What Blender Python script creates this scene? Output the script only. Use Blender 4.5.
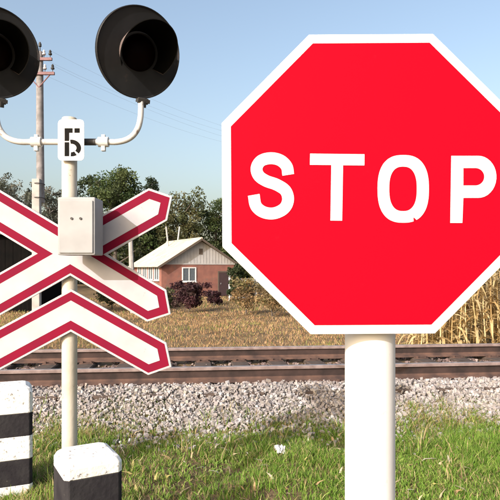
import bpy, bmesh, math, random
import numpy as np
from mathutils import Vector, Matrix

for o in list(bpy.data.objects):
    bpy.data.objects.remove(o, do_unlink=True)
scene = bpy.context.scene
COL = scene.collection
random.seed(7)
RNG = np.random.default_rng(7)
R = math.radians

# ------------------------------------------------------------------ camera, sky, sun
F, CX, HY, EYE = 560.0, 250.0, 268.0, 1.65        # focal length in photo pixels, centre column, horizon row, eye height
cam_d = bpy.data.cameras.new('camera')
cam = bpy.data.objects.new('camera', cam_d)
COL.objects.link(cam)
cam.location = (0, 0, EYE)
cam.rotation_euler = (R(90), 0, 0)
cam_d.sensor_width = 36.0
cam_d.lens = 36.0 * F / 500.0
cam_d.shift_y = (HY - 250.0) / 500.0
cam_d.clip_start = 0.05
cam_d.clip_end = 5000
scene.camera = cam

SUN_AZ, SUN_EL = 37.0, 25.0                       # light travels towards +Y, turned to +X
world = bpy.data.worlds.new('World')
scene.world = world
world.use_nodes = True
wn = world.node_tree
bg = wn.nodes['Background']
sky = wn.nodes.new('ShaderNodeTexSky')
sky.sky_type = 'NISHITA'
sky.sun_disc = False
sky.sun_elevation = R(SUN_EL)
sky.sun_rotation = R(180 + SUN_AZ)
sky.air_density = 1.15
sky.dust_density = 5.4
sky.ozone_density = 0.15
wn.links.new(sky.outputs[0], bg.inputs[0])
bg.inputs[1].default_value = 0.15

sun_d = bpy.data.lights.new('sun', 'SUN')
sun_d.energy = 2.7
sun_d.angle = R(0.53)
sun_d.color = (1.0, 0.98, 0.965)
sun = bpy.data.objects.new('sun', sun_d)
COL.objects.link(sun)
ld = Vector((math.sin(R(SUN_AZ)) * math.cos(R(SUN_EL)), math.cos(R(SUN_AZ)) * math.cos(R(SUN_EL)), -math.sin(R(SUN_EL))))
sun.rotation_euler = ld.to_track_quat('-Z', 'Y').to_euler()
sun.location = (-20, -25, 25)

scene.view_settings.view_transform = 'Standard'
scene.view_settings.look = 'None'
scene.view_settings.exposure = 0.85
scene.view_settings.gamma = 1.0
scene.view_settings.use_curve_mapping = False

# ------------------------------------------------------------------ helpers
def W(px, py, Y):
    """photo pixel at a known distance -> world point"""
    return Vector(((px - CX) / F * Y, Y, EYE - (py - HY) / F * Y))

def smooth(a, b, x):
    t = np.clip((x - a) / (b - a), 0, 1)
    return t * t * (3 - 2 * t)

TRK_Y, TRK_S = 6.61, 0.095                        # near rail: Y = TRK_Y + TRK_S * X
def gz(x, y):
    """height of the ground"""
    x = np.asarray(x, float); y = np.asarray(y, float)
    yt = y - TRK_S * x - TRK_Y
    z = 0.25 * smooth(-1.15, -0.35, yt) - 0.40 * smooth(2.3, 4.2, yt) - 0.75 * smooth(4.0, 34.0, yt)
    u = 0.018 * np.sin(2.1 * x + 1.3 * y) + 0.014 * np.sin(4.7 * x - 3.1 * y + 1.0) + 0.010 * np.sin(7.9 * y + 2.2 * x)
    flat = smooth(-1.2, -0.5, yt) * (1 - smooth(2.4, 3.6, yt))
    u = u * (1 - 0.8 * flat)
    u = u + 0.10 * smooth(6, 14, yt) * np.sin(0.35 * x + 0.2 * y) * (1 - smooth(40, 90, yt))
    return z + u

def new_mat(name):
    m = bpy.data.materials.new(name)
    m.use_nodes = True
    return m, m.node_tree, m.node_tree.nodes['Principled BSDF']

def mat(name, c1, c2=None, rough=0.6, scale=8.0, bump=0.0, bscale=60.0, metal=0.0, spec=0.4, dirt=None, dscale=14.0, damt=0.55, detail=6):
    """two-tone noise colour, fine bump, optional dirt specks of a second colour"""
    m, nt, b = new_mat(name)
    b.inputs['Roughness'].default_value = rough
    b.inputs['Metallic'].default_value = metal
    b.inputs['Specular IOR Level'].default_value = spec
    tc = nt.nodes.new('ShaderNodeTexCoord')
    c2 = c2 or tuple(v * 0.82 for v in c1)
    n = nt.nodes.new('ShaderNodeTexNoise'); n.inputs['Scale'].default_value = scale; n.inputs['Detail'].default_value = detail
    nt.links.new(tc.outputs['Object'], n.inputs['Vector'])
    r = nt.nodes.new('ShaderNodeValToRGB')
    r.color_ramp.elements[0].position = 0.35; r.color_ramp.elements[0].color = (*c2, 1)
    r.color_ramp.elements[1].position = 0.65; r.color_ramp.elements[1].color = (*c1, 1)
    nt.links.new(n.outputs[0], r.inputs[0])
    out = r.outputs[0]
    if dirt:
        n2 = nt.nodes.new('ShaderNodeTexNoise'); n2.inputs['Scale'].default_value = dscale; n2.inputs['Detail'].default_value = 9
        n2.inputs['Roughness'].default_value = 0.65
        nt.links.new(tc.outputs['Object'], n2.inputs['Vector'])
        r2 = nt.nodes.new('ShaderNodeValToRGB')
        r2.color_ramp.elements[0].position = damt; r2.color_ramp.elements[0].color = (0, 0, 0, 1)
        r2.color_ramp.elements[1].position = min(damt + 0.1, 1); r2.color_ramp.elements[1].color = (1, 1, 1, 1)
        nt.links.new(n2.outputs[0], r2.inputs[0])
        mx = nt.nodes.new('ShaderNodeMixRGB'); mx.inputs[2].default_value = (*dirt, 1)
        nt.links.new(r2.outputs[0], mx.inputs[0]); nt.links.new(out, mx.inputs[1])
        out = mx.outputs[0]
    nt.links.new(out, b.inputs['Base Color'])
    if bump:
        n3 = nt.nodes.new('ShaderNodeTexNoise'); n3.inputs['Scale'].default_value = bscale; n3.inputs['Detail'].default_value = 5
        nt.links.new(tc.outputs['Object'], n3.inputs['Vector'])
        bp = nt.nodes.new('ShaderNodeBump'); bp.inputs['Strength'].default_value = bump; bp.inputs['Distance'].default_value = 0.01
        nt.links.new(n3.outputs[0], bp.inputs['Height']); nt.links.new(bp.outputs[0], b.inputs['Normal'])
    return m

def mat_attr(name, rough=0.7, trans=0.35, spec=0.2):
    """colour from the mesh's own per-blade / per-leaf colours, partly translucent"""
    m, nt, b = new_mat(name)
    a = nt.nodes.new('ShaderNodeAttribute'); a.attribute_name = 'Col'
    nt.links.new(a.outputs['Color'], b.inputs['Base Color'])
    b.inputs['Roughness'].default_value = rough
    b.inputs['Specular IOR Level'].default_value = spec
    if trans > 0:
        t = nt.nodes.new('ShaderNodeBsdfTranslucent'); nt.links.new(a.outputs['Color'], t.inputs[0])
        mx = nt.nodes.new('ShaderNodeMixShader'); mx.inputs[0].default_value = trans
        nt.links.new(b.outputs[0], mx.inputs[1]); nt.links.new(t.outputs[0], mx.inputs[2])
        nt.links.new(mx.outputs[0], nt.nodes['Material Output'].inputs[0])
    return m

class MB:
    def __init__(s): s.v = []; s.f = []
    def add(s, vs, fs):
        k = len(s.v); s.v += [tuple(p) for p in vs]; s.f += [tuple(i + k for i in f) for f in fs]; return s
    def box(s, c, d, rot=None):
        hx, hy, hz = d[0] / 2, d[1] / 2, d[2] / 2
        P = [Vector((x, y, z)) for x in (-hx, hx) for y in (-hy, hy) for z in (-hz, hz)]
        if rot is not None: P = [rot @ p for p in P]
        c = Vector(c)
        return s.add([p + c for p in P], [(0, 1, 3, 2), (4, 6, 7, 5), (0, 4, 5, 1), (2, 3, 7, 6), (0, 2, 6, 4), (1, 5, 7, 3)])
    def tube(s, pts, rad, n=12, cap=True):
        pts = [Vector(p) for p in pts]
        if not hasattr(rad, '__len__'): rad = [rad] * len(pts)
        k = len(s.v); up = None
        for i, p in enumerate(pts):
            t = (pts[min(i + 1, len(pts) - 1)] - pts[max(i - 1, 0)]).normalized()
            if up is None:
                up = Vector((0, 0, 1)) if abs(t.z) < 0.9 else Vector((1, 0, 0))
            a = t.cross(up).normalized(); b = a.cross(t).normalized(); up = b
            for j in range(n):
                q = 2 * math.pi * j / n
                s.v.append(tuple(p + (a * math.cos(q) + b * math.sin(q)) * rad[i]))
        for i in range(len(pts) - 1):
            for j in range(n):
                j2 = (j + 1) % n
                s.f.append((k + i * n + j, k + i * n + j2, k + (i + 1) * n + j2, k + (i + 1) * n + j))
        if cap:
            s.f.append(tuple(k + j for j in range(n))[::-1])
            s.f.append(tuple(k + (len(pts) - 1) * n + j for j in range(n)))
        return s
    def prism(s, poly, y0, y1):
        """polygon in x,z (counter-clockwise seen from -Y), front at y0, back at y1"""
        n = len(poly)
        vs = [(x, y0, z) for x, z in poly] + [(x, y1, z) for x, z in poly]
        fs = [tuple(range(n)), tuple(range(2 * n - 1, n - 1, -1))] + [(i, n + i, n + (i + 1) % n, (i + 1) % n) for i in range(n)]
        return s.add(vs, fs)
    def strip(s, A, B, y0, y1, closed=False):
        n = len(A)
        vs = [(x, y0, z) for x, z in A] + [(x, y0, z) for x, z in B] + [(x, y1, z) for x, z in A] + [(x, y1, z) for x, z in B]
        fs = []
        for i in range(n if closed else n - 1):
            j = (i + 1) % n
            fs += [(i, j, n + j, n + i), (i, 2 * n + i, 2 * n + j, j), (n + i, n + j, 3 * n + j, 3 * n + i)]
        if not closed:
            fs += [(0, n, 3 * n, 2 * n), (n - 1, 3 * n - 1, 4 * n - 1, 2 * n - 1)]
        return s.add(vs, fs)
    def lathe(s, prof, n=48, axis='Y', off=(0, 0, 0)):
        """prof: list of (radius, along)"""
        k = len(s.v)
        for r, a in prof:
            for j in range(n):
                q = 2 * math.pi * j / n; c, d = r * math.cos(q), r * math.sin(q)
                p = {'Y': (c, a, d), 'Z': (c, d, a), 'X': (a, c, d)}[axis]
                s.v.append((p[0] + off[0], p[1] + off[1], p[2] + off[2]))
        for i in range(len(prof) - 1):
            for j in range(n):
                j2 = (j + 1) % n
                s.f.append((k + i * n + j, k + i * n + j2, k + (i + 1) * n + j2, k + (i + 1) * n + j))
        return s
    def build(s, name, m, parent=None, smooth_=False, bevel=0.0, seg=2, fix=True):
        me = bpy.data.meshes.new(name)
        me.from_pydata(s.v, [], s.f)
        if fix:
            bm = bmesh.new(); bm.from_mesh(me)
            bmesh.ops.recalc_face_normals(bm, faces=bm.faces)
            if bevel > 0:
                ed = [e for e in bm.edges if len(e.link_faces) == 2 and e.calc_face_angle(0) > R(30)]
                bmesh.ops.bevel(bm, geom=ed, offset=bevel, segments=seg, profile=0.6, affect='EDGES', clamp_overlap=True)
            bm.to_mesh(me); bm.free()
        me.materials.append(m)
        if smooth_:
            for p in me.polygons: p.use_smooth = True
            try: me.set_sharp_from_angle(angle=R(38))
            except Exception: pass
        me.update()
        o = bpy.data.objects.new(name, me)
        COL.objects.link(o)
        if parent is not None: o.parent = parent
        return o

def tag(o, label=None, cat=None, group=None, kind=None):
    if label: o['label'] = label
    if cat: o['category'] = cat
    if group: o['group'] = group
    if kind: o['kind'] = kind
    return o

def thing(name, label, cat, loc=(0, 0, 0), rz=0.0, group=None):
    e = bpy.data.objects.new(name, None)
    COL.objects.link(e)
    e.location = loc; e.rotation_euler = (0, 0, rz); e.empty_display_size = 0.1
    return tag(e, label, cat, group)

def copy_tree(o, parent=None):
    c = o.copy(); COL.objects.link(c)
    if parent is not None: c.parent = parent
    for ch in o.children: copy_tree(ch, c)
    return c

def np_mesh(name, V, faces, m, cols=None, parent=None, smooth_=False, fcols=None):
    """big meshes from numpy: V (n,3), faces (k,3|4), cols (n,3) per vertex"""
    me = bpy.data.meshes.new(name)
    V = np.ascontiguousarray(V, np.float32); faces = np.ascontiguousarray(faces, np.int32)
    k, s = faces.shape
    me.vertices.add(len(V)); me.vertices.foreach_set('co', V.ravel())
    me.loops.add(k * s); me.loops.foreach_set('vertex_index', faces.ravel())
    me.polygons.add(k)
    me.polygons.foreach_set('loop_start', np.arange(0, k * s, s, dtype=np.int32))
    me.polygons.foreach_set('loop_total', np.full(k, s, np.int32))
    me.polygons.foreach_set('use_smooth', np.full(k, bool(smooth_)))
    me.update(calc_edges=True)
    if cols is not None:
        a = me.attributes.new('Col', 'FLOAT_COLOR', 'POINT')
        c4 = np.ones((len(V), 4), np.float32); c4[:, :3] = cols
        a.data.foreach_set('color', c4.ravel())
    me.materials.append(m)
    o = bpy.data.objects.new(name, me); COL.objects.link(o)
    if parent is not None: o.parent = parent
    return o

def catmull(P, n=8):
    P = [np.array(p, float) for p in P]
    Q = [2 * P[0] - P[1]] + P + [2 * P[-1] - P[-2]]
    out = []
    for i in range(1, len(Q) - 2):
        p0, p1, p2, p3 = Q[i - 1:i + 3]
        for t in np.linspace(0, 1, n, endpoint=False):
            out.append(0.5 * ((2 * p1) + (-p0 + p2) * t + (2 * p0 - 5 * p1 + 4 * p2 - p3) * t * t + (-p0 + 3 * p1 - 3 * p2 + p3) * t ** 3))
    out.append(P[-1])
    return out

def ribbon(P, w):
    """left and right edges of a stroke of half width w along P"""
    P = np.array(P); T = np.gradient(P, axis=0); T /= np.linalg.norm(T, axis=1)[:, None]
    N = np.stack([-T[:, 1], T[:, 0]], 1)
    return [tuple(p) for p in P + N * w], [tuple(p) for p in P - N * w]

# ------------------------------------------------------------------ materials
def mat_ground():
    m, nt, b = new_mat('ground_soil')
    b.inputs['Roughness'].default_value = 0.95; b.inputs['Specular IOR Level'].default_value = 0.1
    g = nt.nodes.new('ShaderNodeNewGeometry')
    n1 = nt.nodes.new('ShaderNodeTexNoise'); n1.inputs['Scale'].default_value = 1.7; n1.inputs['Detail'].default_value = 8
    n2 = nt.nodes.new('ShaderNodeTexNoise'); n2.inputs['Scale'].default_value = 28; n2.inputs['Detail'].default_value = 8
    for n in (n1, n2): nt.links.new(g.outputs['Position'], n.inputs['Vector'])
    r1 = nt.nodes.new('ShaderNodeValToRGB')
    e = r1.color_ramp.elements
    e[0].position = 0.35; e[0].color = (0.15, 0.105, 0.06, 1); e[1].position = 0.7; e[1].color = (0.32, 0.22, 0.125, 1)
    nt.links.new(n1.outputs[0], r1.inputs[0])
    mx = nt.nodes.new('ShaderNodeMixRGB'); mx.blend_type = 'MULTIPLY'; mx.inputs[0].default_value = 0.6
    nt.links.new(r1.outputs[0], mx.inputs[1]); nt.links.new(n2.outputs[0], mx.inputs[2])
    nt.links.new(mx.outputs[0], b.inputs['Base Color'])
    bp = nt.nodes.new('ShaderNodeBump'); bp.inputs['Strength'].default_value = 0.7; bp.inputs['Distance'].default_value = 0.03
    nt.links.new(n2.outputs[0], bp.inputs['Height']); nt.links.new(bp.outputs[0], b.inputs['Normal'])
    return m

M = {}
M['ground'] = mat_ground()
M['red_sheet'] = mat('red_sheeting', (0.40, 0.002, 0.012), (0.325, 0.002, 0.012), rough=0.5, scale=2.6, bump=0.05, bscale=9, spec=0.02, dirt=(.30, .005, .016), dscale=26, damt=.66)
M['white_sheet'] = mat('white_sheeting', (0.82, 0.81, 0.79), (0.76, 0.75, 0.74), rough=0.5, scale=5)
M['letter_white'] = mat('white_lettering', (0.80, 0.79, 0.77), (0.75, 0.74, 0.73), rough=0.5, scale=9)
M['sign_back'] = mat('sign_back_steel', (0.34, 0.35, 0.36), rough=0.55, metal=0.3)
M['pole_white'] = mat('white_painted_pipe', (0.72, 0.71, 0.70), (0.64, 0.635, 0.63), rough=0.7, scale=6, bump=0.05, bscale=40, dirt=(0.44, 0.40, 0.35), dscale=9, damt=0.63)
M['cross_red'] = mat('faded_crimson_sheeting', (0.185, 0.006, 0.025), (0.155, 0.007, 0.026), rough=0.7, scale=6, spec=0.06)
M['cross_white'] = mat('old_white_sheeting', (0.42, 0.405, 0.425), (0.36, 0.35, 0.37), rough=0.6, scale=7, spec=.2, dirt=(0.27, 0.25, 0.24), dscale=20, damt=0.64)
M['mast_paint'] = mat('old_cream_mast_paint', (0.52, 0.48, 0.41), (0.42, 0.38, 0.31), rough=0.65, scale=7, bump=0.15, bscale=50, dirt=(0.20, 0.12, 0.07), dscale=18, damt=0.63)
M['pipe_paint'] = mat('grey_white_bracket_paint', (0.60, 0.59, 0.57), (0.47, 0.46, 0.45), rough=0.55, scale=12, dirt=(0.16, 0.10, 0.07), dscale=30, damt=0.6)
M['box_paint'] = mat('pale_grey_box_paint', (0.345, 0.345, 0.355), (0.29, 0.29, 0.295), spec=.2, rough=0.7, scale=6, dirt=(0.36, 0.27, 0.18), dscale=12, damt=0.68)
M['black_disc'] = mat('black_disc_paint', (0.017, 0.017, 0.018), (0.010, 0.010, 0.011), spec=.25, rough=0.55, scale=5, bump=0.05, bscale=30, dirt=(0.05, 0.035, 0.03), dscale=6, damt=0.62)
M['black_hood'] = mat('black_hood_paint', (0.002, 0.002, 0.002), (0.0015, 0.0015, 0.0015), rough=0.95, spec=.05, scale=8)
M['hood_out'] = mat('faded_hood_paint', (0.20, 0.15, 0.14), (0.13, 0.10, 0.095), rough=0.5, scale=12)  # sunlit edge of the dark hood put into a paler, pinkish colour
M['dark_iron'] = mat('dark_iron', (0.05, 0.045, 0.042), (0.03, 0.028, 0.026), rough=0.6)
M['black_paint'] = mat('black_lettering', (0.008, 0.008, 0.008), (0.012, 0.011, 0.01), rough=0.8, spec=.05)
M['lens'] = mat('dark_red_lens', (0.004, 0.001, 0.001), rough=0.5, spec=0.04)
M['conc_white'] = mat('whitewashed_concrete', (0.80, 0.79, 0.77), (0.70, 0.69, 0.67), rough=0.85, scale=9, bump=0.4, bscale=45, dirt=(0.16, 0.145, 0.135), dscale=42, damt=0.565)
M['conc_black'] = mat('black_painted_concrete', (0.020, 0.018, 0.022), (0.032, 0.03, 0.033), spec=.15, rough=0.9, scale=9, bump=0.4, bscale=45, dirt=(0.16, 0.15, 0.14), dscale=28, damt=0.67)
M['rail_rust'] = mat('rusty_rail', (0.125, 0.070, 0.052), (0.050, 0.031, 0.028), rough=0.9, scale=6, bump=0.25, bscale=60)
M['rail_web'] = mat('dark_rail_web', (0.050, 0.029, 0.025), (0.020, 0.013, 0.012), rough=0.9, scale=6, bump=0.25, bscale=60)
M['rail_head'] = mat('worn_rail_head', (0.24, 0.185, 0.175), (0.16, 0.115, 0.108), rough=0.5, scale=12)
M['rail_shine'] = mat('worn_rail_top', (0.42, 0.37, 0.36), (0.28, 0.22, 0.21), rough=0.38, metal=0.7, scale=14)
M['tie_wood'] = mat('creosoted_sleeper_wood', (0.085, 0.06, 0.048), (0.05, 0.037, 0.032), rough=0.9, scale=12, bump=0.5, bscale=40)
M['leaf'] = mat_attr('foliage_leaf', 0.65, 0.30, 0.25)
M['blade'] = mat_attr('grass_blade', 0.6, 0.35, 0.25)
M['stone'] = mat_attr('ballast_stone', 0.9, 0.0, 0.15)
M['bark'] = mat('bark', (0.13, 0.105, 0.085), (0.075, 0.06, 0.05), rough=0.95, scale=5, bump=0.5, bscale=12)
M['twig_grey'] = mat('grey_twigs', (0.22, 0.205, 0.195), (0.15, 0.14, 0.135), rough=0.95, scale=5)

# ------------------------------------------------------------------ ground: one sheet to the horizon
def axis_ticks(near0, near1, step, far):
    a = list(np.arange(near0, near1 + 1e-6, step)); d = step; p = a[-1]; q = a[0]; hi = []; lo = []
    while p < far: d *= 1.22; p += d; hi.append(p)
    d = step
    while q > -far: d *= 1.22; q -= d; lo.append(q)
    return np.array(lo[::-1] + a + hi)
gx = axis_ticks(-6, 6, 0.11, 700); gy = axis_ticks(-1.5, 12, 0.09, 800)
GX, GY = np.meshgrid(gx, gy)
V = np.stack([GX, GY, gz(GX, GY)], -1).reshape(-1, 3)
nx, ny = len(gx), len(gy)
ii = (np.arange(ny - 1)[:, None] * nx + np.arange(nx - 1)[None]).ravel()
tag(np_mesh('ground', V, np.stack([ii, ii + 1, ii + nx + 1, ii + nx], 1), M['ground'], smooth_=True), kind='structure')

# ------------------------------------------------------------------ railway track
track = thing('railway_track', 'rusty brown railway track on pale crushed stone ballast', 'railway track', (0, TRK_Y, 0), math.atan(TRK_S))
RB = 0.315                                         # rail foot height
prof = [(-.075, 0), (.075, 0), (.075, .010), (.013, .032), (.010, .060), (.010, .118), (.016, .134), (.0365, .142), (.0365, .168), (.028, .178),
        (-.028, .178), (-.0365, .168), (-.0365, .142), (-.016, .134), (-.010, .118), (-.010, .055), (-.013, .032), (-.075, .010)]
for yy in (0.0, 1.595):
    HL = 13.0
    n = len(prof); vs = [(x, yy + a, RB + b) for x in (-HL, HL) for a, b in prof]
    fs = [tuple(range(n))[::-1], tuple(range(n, 2 * n))] + [(i, (i + 1) % n, n + (i + 1) % n, n + i) for i in range(n)]
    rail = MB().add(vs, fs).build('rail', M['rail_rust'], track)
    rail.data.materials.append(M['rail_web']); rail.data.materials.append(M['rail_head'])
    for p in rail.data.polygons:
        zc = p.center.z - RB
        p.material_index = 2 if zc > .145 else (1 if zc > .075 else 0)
    MB().box((0, yy, RB + .1785), (2 * HL, .052, .003)).build('running_surface', M['rail_shine'], rail)
rr = random.Random(3)
sl_me = None
for k in range(-23, 24):
    x = k * 0.543 + rr.uniform(-.02, .02)
    if sl_me is None:
        o = MB().box((0, 0.797, RB - 0.012 - .075), (.235, 2.72, .15)).build('sleeper', M['tie_wood'], track, bevel=.012, seg=1); sl_me = o.data
        tp = MB().box((0, 0, RB - .006), (.19, .30, .011))
        for a, b in ((-.06, -.11), (.06, -.11), (-.06, .11), (.06, .11)): tp.box((a, b, RB + .012), (.026, .03, .03))
        tpo = tp.build('tie_plate', M['rail_rust'], o); tp_me = tpo.data; tpo.location.y = 0
        t2 = tpo.copy(); COL.objects.link(t2); t2.location.y = 1.595
    else:
        o = bpy.data.objects.new('sleeper', sl_me); COL.objects.link(o); o.parent = track
        for yy in (0.0, 1.595):
            t2 = bpy.data.objects.new('tie_plate', tp_me); COL.objects.link(t2); t2.parent = o; t2.location.y = yy
    o.location.x = x; o.rotation_euler.z = rr.uniform(-.02, .02)
SLEEPERS = np.array([c.location.x for c in track.children if c.name.startswith('sleeper')])

# ------------------------------------------------------------------ ballast stones
ICO_V = np.array([(x, y, z) for x in (-.72, .72) for y in (-.72, .72) for z in (-.72, .72)])
ICO_F = np.array([(0, 1, 3), (0, 3, 2), (4, 6, 7), (4, 7, 5), (0, 4, 5), (0, 5, 1), (2, 3, 7), (2, 7, 6), (0, 2, 6), (0, 6, 4), (1, 5, 7), (1, 7, 3)])
def stones(name, X, Y, Z, size, cols, m, rng):
    n = len(X)
    var = 1 + rng.uniform(-.5, .32, (n, len(ICO_V), 3))
    P = ICO_V[None] * var * rng.uniform(.65, 1.25, (n, 1, 3)) * size[:, None, None]
    a = rng.uniform(0, 6.283, n); b = rng.uniform(-3, 3, n)
    ca, sa, cb, sb = np.cos(a)[:, None], np.sin(a)[:, None], np.cos(b)[:, None], np.sin(b)[:, None]
    x, y, z = P[..., 0], P[..., 1], P[..., 2]
    y, z = y * cb - z * sb, y * sb + z * cb
    x, y = x * ca - y * sa, x * sa + y * ca
    P = np.stack([x + X[:, None], y + Y[:, None], z + Z[:, None]], -1).reshape(-1, 3)
    Fc = (ICO_F[None] + (np.arange(n) * len(ICO_V))[:, None, None]).reshape(-1, 3)
    C = np.repeat(cols, len(ICO_V), 0)
    return np_mesh(name, P, Fc, m, C)
def palette(rng, n, cs, jitter=.15):
    cs = np.array(cs); i = rng.integers(0, len(cs), n)
    return np.clip(cs[i] * (1 + rng.uniform(-jitter, jitter, (n, 1))), 0, 1)
rng = np.random.default_rng(11)
def vn0(x): return np.sin(2.3 * x) * .6 + np.sin(5.9 * x + 1) * .4
n = 60000
tx = rng.uniform(-6.2, 6.6, n); ty = np.concatenate([rng.normal(-.62, .34, n // 2), rng.uniform(-.95, .0, n - n // 2)])
ty = np.where(ty > .02, -rng.random(n) * .9, np.maximum(ty, -2.0))
wx = tx; wy = TRK_Y + TRK_S * tx + ty
dk = np.min(np.abs(tx[:, None] * 1.0 - SLEEPERS[None]), 1)      # distance to the next sleeper
near_rail = np.abs(ty + .02) < .16
lift = rng.uniform(-.012, .03, n) + smooth(-1.15, -.5, ty) * (1 - smooth(-.2, -.08, ty)) * (.03 + rng.uniform(-.02, .045, n))
lift = np.where(near_rail & (dk > .13), lift - .035, lift)
keep = ~((np.abs(ty) < .11) & (dk < .12))
sz = .008 + .019 * rng.random(n) ** 1.7
pale = [(.32, .29, .28), (.36, .33, .325), (.28, .25, .245), (.31, .27, .26), (.40, .375, .37), (.24, .215, .205), (.32, .285, .255)]
bcol = palette(rng, n, pale)
rust = (smooth(-.34, -.05, ty + .12 * vn0(tx)) * rng.uniform(.3, 1, n))[:, None]
bcol = bcol * (1 - rust) + np.array([[.19, .135, .115]]) * rust
tag(stones('ballast', wx[keep], wy[keep], gz(wx, wy)[keep] + lift[keep], sz[keep], bcol[keep], M['stone'], rng),
    'pale crushed stone ballast along the near rail', 'ballast', kind='stuff')
n = 13000
tx = rng.uniform(-6.5, 7.5, n); ty = rng.uniform(.06, 2.9, n)
dk = np.min(np.abs(tx[:, None] - SLEEPERS[None]), 1)
wx = tx; wy = TRK_Y + TRK_S * tx + ty
lift = rng.uniform(-.01, .025, n) + np.where(dk < .13, .012, 0)
keep = (np.abs(ty - 1.6) > .10) & ~((dk < .13) & (rng.random(n) < .7))
brown = [(.17, .12, .11), (.12, .085, .08), (.21, .155, .14), (.09, .07, .066), (.24, .19, .175)]
tag(stones('stained_ballast', wx[keep], wy[keep], gz(wx, wy)[keep] + lift[keep], rng.uniform(.016, .034, n)[keep], palette(rng, n, brown)[keep], M['stone'], rng),
    'brown rust-stained ballast between the two rails', 'ballast', kind='stuff')

# ------------------------------------------------------------------ grass
def blades(name, X, Y, h, wd, cols, m, rng, lean=.5, zoff=-.01, parent=None, label=None, cat=None):
    """each blade a bent, tapering strip of 2 quads + a point"""
    n = len(X); Z = gz(X, Y) + zoff
    a = rng.uniform(0, 6.283, n); dx, dy = np.cos(a), np.sin(a)
    le = rng.uniform(.1, 1, n) * lean * h
    fa = rng.uniform(0, 6.283, n); sx, sy = np.cos(fa) * wd * .5, np.sin(fa) * wd * .5
    rows = []
    for t, ww in ((0, 1.0), (.45, .85), (.8, .5)):
        bx = X + dx * le * t ** 1.8; by = Y + dy * le * t ** 1.8; bz = Z + h * (t - .25 * t * t * (le / np.maximum(h, 1e-4)))
        rows += [np.stack([bx - sx * ww, by - sy * ww, bz], 1), np.stack([bx + sx * ww, by + sy * ww, bz], 1)]
    tip = np.stack([X + dx * le, Y + dy * le, Z + h * (1 - .25 * le / np.maximum(h, 1e-4))], 1)
    e = np.stack([sx * .06, sy * .06, sx * 0], 1)
    rows += [tip - e, tip + e]
    V = np.stack(rows, 1).reshape(-1, 3)
    base = (np.arange(n) * 8)[:, None]
    fcs = np.concatenate([base + np.array([[0, 1, 3, 2]]), base + np.array([[2, 3, 5, 4]]), base + np.array([[4, 5, 7, 6]])], 0)
    shade = np.array([.72, .72, .95, .95, 1.05, 1.05, 1.1, 1.1])
    C = np.clip(cols[:, None, :] * np.ones(8)[None, :, None], 0, 1).reshape(-1, 3)
    return np_mesh(name, V, fcs, m, C, parent)

def vnoise(x, y, s, seed):
    r = np.random.default_rng(seed); t = np.zeros_like(x)
    for k in range(5):
        a, b, c = r.uniform(-1, 1, 3); q = s * (1.5 ** k)
        t += np.sin(q * (a * x + b * y) + 9 * c) / (1.25 ** k)
    return t / 2.4
rng = np.random.default_rng(21)
n = 250000
Yw = 1.2 + 5.4 * np.sqrt(rng.random(n)); Xw = rng.uniform(-.62, .62, n) * Yw + rng.normal(0, .15, n)
# tufts: pull blades to tuft centres
tc = rng.integers(0, 5200, n)
tY = 1.2 + 5.4 * np.sqrt(rng.random(5200)); tX = rng.uniform(-.62, .62, 5200) * tY
tuft = rng.random(n) < .7
Xg = np.where(tuft, tX[tc] + rng.normal(0, .028, n), Xw); Yg = np.where(tuft, tY[tc] + rng.normal(0, .028, n), Yw)
yt = Yg - TRK_S * Xg - TRK_Y
edge = -0.60 + .40 * vnoise(Xg, Yg, 2.3, 5) 
bare = vnoise(Xg, Yg, 1.7, 9)
keep = (yt < edge + rng.normal(0, .09, n)) & ((bare > -.62) | (rng.random(n) < .3))
Xg, Yg, bare, yt = Xg[keep], Yg[keep], bare[keep], yt[keep]; n = len(Xg)
dry = np.clip(.20 + .45 * vnoise(Xg, Yg, 1.3, 14) + .35 * (yt > -1.15) + rng.normal(0, .2, n), 0, 1)
gcol = palette(rng, n, [(.15, .265, .032), (.105, .205, .025), (.20, .33, .05), (.26, .36, .07)], .28)
dcol = palette(rng, n, [(.44, .36, .16), (.52, .42, .23), (.38, .29, .13), (.36, .25, .14)], .2)
dm = (rng.random(n) < dry * .75)[:, None]
cols = np.where(dm, dcol, gcol)
hh = rng.uniform(.025, .085, n) * (1 + .55 * vnoise(Xg, Yg, 3.1, 2)) * np.where(yt > -1.0, 1.1, 1)
tag(blades('grass', Xg, Yg, hh, rng.uniform(.004, .009, n), cols, M['blade'], rng, .9),
    'short green grass with dry patches in front of the ballast', 'grass', kind='stuff')
# broad low weed leaves among the grass
n = 6500
Yw = 1.6 + 4.2 * np.sqrt(rng.random(n)); Xw = rng.uniform(-.6, .6, n) * Yw
kp = (Yw - TRK_S * Xw - TRK_Y < -1.0) & (vnoise(Xw, Yw, 2.6, 33) > .05)
Xw, Yw = Xw[kp], Yw[kp]; n = len(Xw)
tag(blades('clover', Xw, Yw, rng.uniform(.025, .06, n), rng.uniform(.018, .034, n), palette(rng, n, [(.17, .26, .045), (.21, .31, .06), (.25, .32, .08)], .2), M['blade'], rng, 1.5),
    'broad-leaved green weeds growing through the grass', 'weeds', kind='stuff')
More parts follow.
